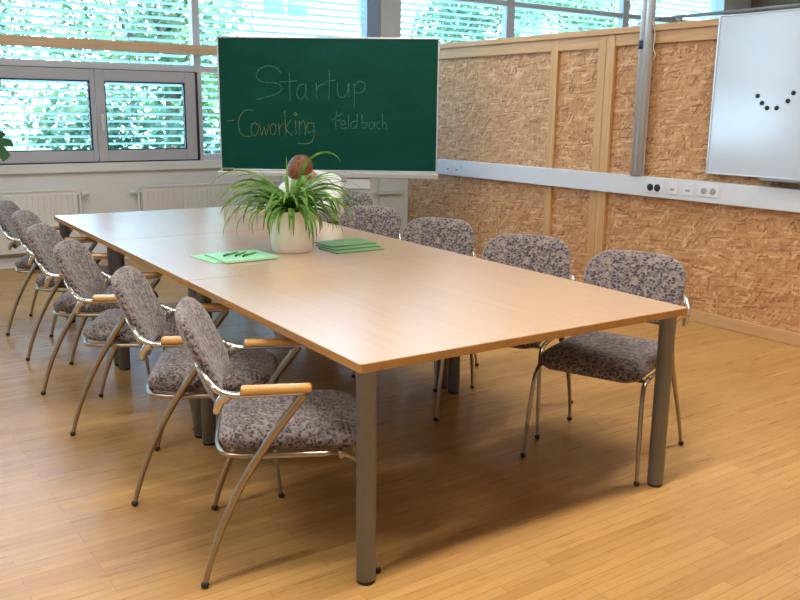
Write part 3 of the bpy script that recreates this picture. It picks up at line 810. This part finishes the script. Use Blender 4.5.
# ================================================================== SPIDER PLANT
PX, PY = .80, 1.94
PX, PY = PX, PY
pl = thing('spider_plant', 'leafy spider plant in a white round pot on the middle table', 'plant', (PX, PY, TZ))
MB().lathe([(.0, .0), (.098, 0), (.104, .006), (.120, .12), (.128, .210), (.131, .217), (.128, .219), (.120, .21), (.114, .17), (0, .17)], (0, 0, 0), 40).build('pot', 'pot', pl)
MB().lathe([(.112, .18), (.06, .195), (0, .2)], (0, 0, 0), 24).build('soil', 'soil', pl)
def leaf(mb, base, az, L, lift, droop, w_, twist=0.0, n=12, ex=1.25):
    d = Vector((math.cos(az), math.sin(az), 0)); p = Vector(base); el = lift; pts = []
    for i in range(n+1):
        u = i/n; pts.append(p.copy())
        el2 = lift - droop*u**ex
        p = p + (d*math.cos(el2) + Vector((0, 0, 1))*math.sin(el2))*(L/n)
    side = Vector((-d.y, d.x, 0))
    rows = []
    for i, q in enumerate(pts):
        u = i/n; wd = w_*(min(1, .45+u*3))*(1-u**2.2)**.8 + .0006
        tw = twist if twist > 1 else twist*u; t = (pts[min(n, i+1)]-pts[max(0, i-1)]).normalized(); nrm = side.cross(t).normalized()
        s2 = (side*math.cos(tw) + nrm*math.sin(tw))
        rows.append([mb.bm.verts.new(q - s2*wd + nrm*wd*.35), mb.bm.verts.new(q), mb.bm.verts.new(q + s2*wd + nrm*wd*.35)])
    for A, B in zip(rows, rows[1:]):
        for k in range(2): mb._f([A[k], A[k+1], B[k+1], B[k]], True)
rnd = random.Random(5)
lf = MB()
for i in range(150):
    az = rnd.uniform(0, 2*PI); q = rnd.random()
    br = rnd.uniform(0, .06)
    L = rnd.uniform(.22, .46); lift = rnd.uniform(.6, 1.5); droop = rnd.uniform(1.7, 3.0)
    leaf(lf, (br*math.cos(az), br*math.sin(az), .188), az, L, lift, droop, rnd.uniform(.008, .014), rnd.uniform(-.6, .6))
# stragglers: long runners and upright blades
cam_right = -CAM['yaw']
for az_off, L, lift, droop in [(PI, .46, 1.05, 2.1), (PI+.25, .42, .9, 1.9), (PI-.3, .50, 1.1, 2.2), (0.1, .42, 1.1, 2.3), (-.3, .40, 1.0, 2.4), (.4, .44, 1.2, 2.5)]:
    leaf(lf, (0, 0, .19), cam_right+az_off, L, lift, droop, .008, 1.1)
leaf(lf, (.015, -.01, .19), cam_right+.1, .50, 1.50, 3.0, .009, 1.25, 16, 2.6)
leaf(lf, (-.02, 0, .19), cam_right+PI, .31, 1.6, .12, .007, 1.3)
leaf(lf, (-.03, .0, .19), cam_right+PI, .30, 1.35, .9, .010)
leaf(lf, (-.02, .03, .19), cam_right+PI-.2, .55, 1.25, 2.3, .007, 1.1)
for k in range(10):
    leaf(lf, (.05*math.cos(cam_right-PI/2+.25*(k-4.5)), .05*math.sin(cam_right-PI/2+.25*(k-4.5)), .19), cam_right-PI/2+.33*(k-4.5), .25+.03*(k % 3), .75, 2.9, .012)
lf.build('foliage', 'spider', pl)

# ================================================================== BOOKLETS AND PENS
def booklet(x, y, w_, d, z, rz, cover, label, group, th=.006):
    t = thing('booklet', label, 'booklet', tloc(x, y, z), TPH+rz, group)
    box((-w_/2+.003, -d/2+.003, .0008), (w_/2-.003, d/2-.003, th-.0008), 'pages', 'paper' if cover == 'padgreen' else 'greyp', t)
    c = MB(); c.box((-w_/2, -d/2, 0), (w_/2, d/2, .0009)); c.box((-w_/2, -d/2, th-.0009), (w_/2, d/2, th)); c.box((-w_/2, d/2-.001, 0), (w_/2, d/2, th)); c.build('cover', cover, t)
    return t
e0 = TZ+.0004
booklet(.342, 1.945, .21, .26, e0, .10, 'padgreen', 'pale green booklet lowest and leftmost on the table, partly covered', 'pale green booklets beside the plant', .003)
booklet(.435, 1.895, .285, .265, e0+.0034, .03, 'padgreen', 'pale green booklet with three pens lying on it', 'pale green booklets beside the plant', .008)
for k, (x, y, a, lab) in enumerate([(.40, 1.94, .62, 'farthest back of the three'), (.44, 1.915, .78, 'between the other two'), (.475, 1.885, .66, 'closest to the booklet front edge')]):
    t = thing('pen', 'green pen on the pale green booklet, ' + lab, 'pen', tloc(x, y, e0+.0116+.0045), TPH+a, 'pens on the pale green booklet')
    MB().tube([(-.062, 0, 0), (.05, 0, 0), (.062, 0, 0), (.07, 0, 0)], [.0044, .0044, .003, .0008], 10).build('barrel', 'pen', t)
    MB().box((-.06, -.0015, .0035), (-.02, .0015, .0065)).build('clip', 'pend', t)
    MB().tube([(-.07, 0, 0), (-.045, 0, 0)], .0047, 10).build('cap', 'pend', t)
for k, (x, y, lab) in enumerate([(1.045, 1.852, 'lowest, closest to the near table end'), (1.062, 1.918, 'middle one of the fanned stack'), (1.08, 1.985, 'topmost, farthest back of the fanned stack')]):
    booklet(x, y, .290, .20, e0+k*.0064, .02, 'padmid', 'dark green booklet right of the plant, ' + lab, 'dark green booklets fanned beside the plant', .006)

# ================================================================== MONSTERA (left edge)
mo = thing('monstera_plant', 'dark green monstera plant at the window by the frame edge', 'plant', (-.35, 5.75, 0))
MB().lathe([(0, 0), (.13, 0), (.14, .01), (.17, .30), (.175, .31), (.16, .31), (.155, .27), (0, .27)], (0, 0, 0), 32).build('pot', 'pot', mo)
MB().lathe([(.157, .275), (0, .285)], (0, 0, 0), 24).build('soil', 'soil', mo)
def monstera_leaf(mb, tip, az, size, tilt):
    """split heart leaf"""
    R_ = Matrix.Translation(Vector(tip)) @ Matrix.Rotation(az, 4, 'Z') @ Matrix.Rotation(tilt, 4, 'Y')
    n = 30; c = mb.bm.verts.new(R_ @ Vector((size*.1, 0, .01)))
    ring = []
    for k in range(n+1):
        a = -PI*.93 + 2*PI*.93*k/n
        r_ = size*(.55+.28*math.cos(a)) * (1 if k % 4 else .55)
        ring.append(mb.bm.verts.new(R_ @ Vector((r_*math.cos(a)+size*.15, r_*math.sin(a)*.95, -.12*size*abs(math.sin(a))))))
    for k in range(n): mb._f([c, ring[k], ring[k+1]], True)
lv = MB(); st = MB()
for az, reach, z, size, face, tl in [(-.12, .40, 1.25, .27, -1.9, 1.15), (.9, .30, 1.35, .24, .9, .7), (2.2, .35, 1.15, .26, 2.2, .7), (3.6, .3, 1.3, .24, 3.6, .7), (5.0, .30, 1.05, .22, 5.0, .8)]:
    e = (reach*math.cos(az), reach*math.sin(az), z); st.tube(crom([(0, 0, .27), (e[0]*.35, e[1]*.35, z*.7), e], 6), .008, 8); monstera_leaf(lv, e, face, size, tl)
st.build('stems', 'monstera', mo); lv.build('foliage', 'monstera', mo)

# ================================================================== PERSON
def skin_mesh(name, verts, edges, radii, mat, parent=None, sub=2, root=0):
    me = bpy.data.meshes.new(name+'_cage'); me.from_pydata([Vector(v) for v in verts], edges, []); me.update()
    o = bpy.data.objects.new(name+'_cage', me); COL.objects.link(o)
    sk = o.modifiers.new('skin', 'SKIN'); sk.use_smooth_shade = True
    for i, r in enumerate(radii):
        r = r if isinstance(r, tuple) else (r, r); me.skin_vertices[0].data[i].radius = r; me.skin_vertices[0].data[i].use_root = (i == root)
    if sub: 
        ss = o.modifiers.new('sub', 'SUBSURF'); ss.levels = sub; ss.render_levels = sub
    dg = bpy.context.evaluated_depsgraph_get(); ev = o.evaluated_get(dg)
    m2 = bpy.data.meshes.new_from_object(ev); m2.name = name
    COL.objects.unlink(o); bpy.data.objects.remove(o)
    for p_ in m2.polygons: p_.use_smooth = True
    m2.materials.clear(); m2.materials.append(M[mat])
    r = bpy.data.objects.new(name, m2); COL.objects.link(r)
    if parent: r.parent = parent
    return r
def person():
    V, E, Rr = [], [], []
    def v(co, r, link=None):
        V.append(co); Rr.append(r)
        if link is not None: E.append((link, len(V)-1))
        return len(V)-1
    # local: origin on the floor under the seat, facing -x
    pel = v((.10, 0, .59), (.15, .115)); wa = v((.075, 0, .70), (.14, .11), pel); ch = v((.02, 0, .82), (.15, .12), wa); ub = v((-.055, 0, .92), (.14, .11), ch)
    nk = v((-.150, 0, .985), .056, ub); hb = v((-.205, 0, 1.01), (.070, .075), nk); hd = v((-.245, 0, 1.04), (.074, .080), hb); ht = v((-.275, 0, 1.06), (.056, .060), hd)
    hands = []
    for s in (-1, 1):
        sh = v((-.075, s*.165, .92), .078, ub); el = v((-.22, s*.235, .80), .050, sh); wr2 = v((-.43, s*.15, .782), .028, el); pa = v((-.49, s*.12, .775), (.036, .018), wr2)
        for k, (dx, dy, L) in enumerate([(-.045, -.024, .085), (-.05, -.008, .09), (-.048, .009, .085), (-.042, .024, .068)]):
            a = v((-.49+dx, s*.12+dy, .772), .009, pa); b_ = v((-.49+dx-L*.45, s*.12+dy*1.15, .768), .0085, a); v((-.49+dx-L*.8, s*.12+dy*1.2, .758), .007, b_)
        a = v((-.475, s*.12-s*.038, .768), .010, pa); v((-.515, s*.12-s*.052, .760), .0085, a)
        hp = v((.05, s*.095, .55), .085, pel); kn = v((-.36, s*.13, .535), .062, hp); an = v((-.30, s*.13, .12), .040, kn); ft = v((-.36, s*.13, .05), (.042, .034), an); v((-.48, s*.14, .038), (.036, .022), ft)
    p_ = skin_mesh('person', V, E, Rr, 'skin')
    p_.location = (1.845, 3.475, 0.012); p_.rotation_euler = (0, 0, math.radians(26))
    tag(p_, 'person in a white shirt bent over the table behind the plant', 'person')
    # clothing
    def sub(sel, grow, name, mat):
        idx = {i: k for k, i in enumerate(sel)}
        skin_mesh(name, [V[i] for i in sel], [(idx[a], idx[b_]) for a, b_ in E if a in idx and b_ in idx],
                  [tuple(q+grow for q in (Rr[i] if isinstance(Rr[i], tuple) else (Rr[i], Rr[i]))) for i in sel], mat, p_)
    arm = []
    legs = []
    for i, co in enumerate(V):
        pass
    base = 8; per = 4 + 12 + 2 + 5
    torso = [pel, wa, ch, ub, nk]
    for q in range(2):
        o_ = base + q*per; torso += [o_, o_+1, o_+2]; legs += [o_+per-5, o_+per-4, o_+per-3]
    sub(torso, .014, 'shirt', 'shirt')
    sub([pel]+legs, .012, 'trousers', 'trousers')
    for q in range(2):
        o_ = base + q*per; sub([o_+per-2, o_+per-1], .008, 'shoe', 'black')
    # hair: cap over crown, back and sides, head bowed towards -x
    hm = MB(); rot = Matrix.Rotation(math.radians(-52), 4, 'Y')
    bm2 = bmesh.new(); bmesh.ops.create_icosphere(bm2, subdivisions=4, radius=1)
    dl = [q for q in bm2.verts if q.co.z < -.15 - .5*max(0, -q.co.x) or (q.co.x < -.55 and q.co.z < .25)]
    bmesh.ops.delete(bm2, geom=dl, context='VERTS')
    for q in bm2.verts:
        k = 1 + .05*noise.noise(q.co*7); q.co = Vector((q.co.x*.100, q.co.y*.084, q.co.z*.092))*k
    for f in bm2.faces: f.smooth = True
    hm.merge(bm2, Matrix.Translation((-.245, 0, 1.042)) @ rot)
    hr = hm.build('hair', 'hair', p_)
    sd = hr.modifiers.new('thick', 'SOLIDIFY'); sd.thickness = .012; sd.offset = 0
    for s in (-1, 1): MB().sphere((-.215, s*.082, 1.01), .024, (.9, .4, 1.25), 12, 8).build('ear', 'skin', p_)
    fc = MB(); fc.sphere((-.30, 0, .985), .016, (1.2, .8, 1), 10, 8); fc.build('nose', 'skin', p_)
    for s in (-1, 1): MB().sphere((-.308, s*.032, 1.005), .011, (1, 1.2, .7), 10, 8).build('eye', 'black', p_)
    MB().sphere((-.268, 0, .945), .018, (.6, 1.3, .4), 10, 8).build('mouth', 'skin', p_)
person()
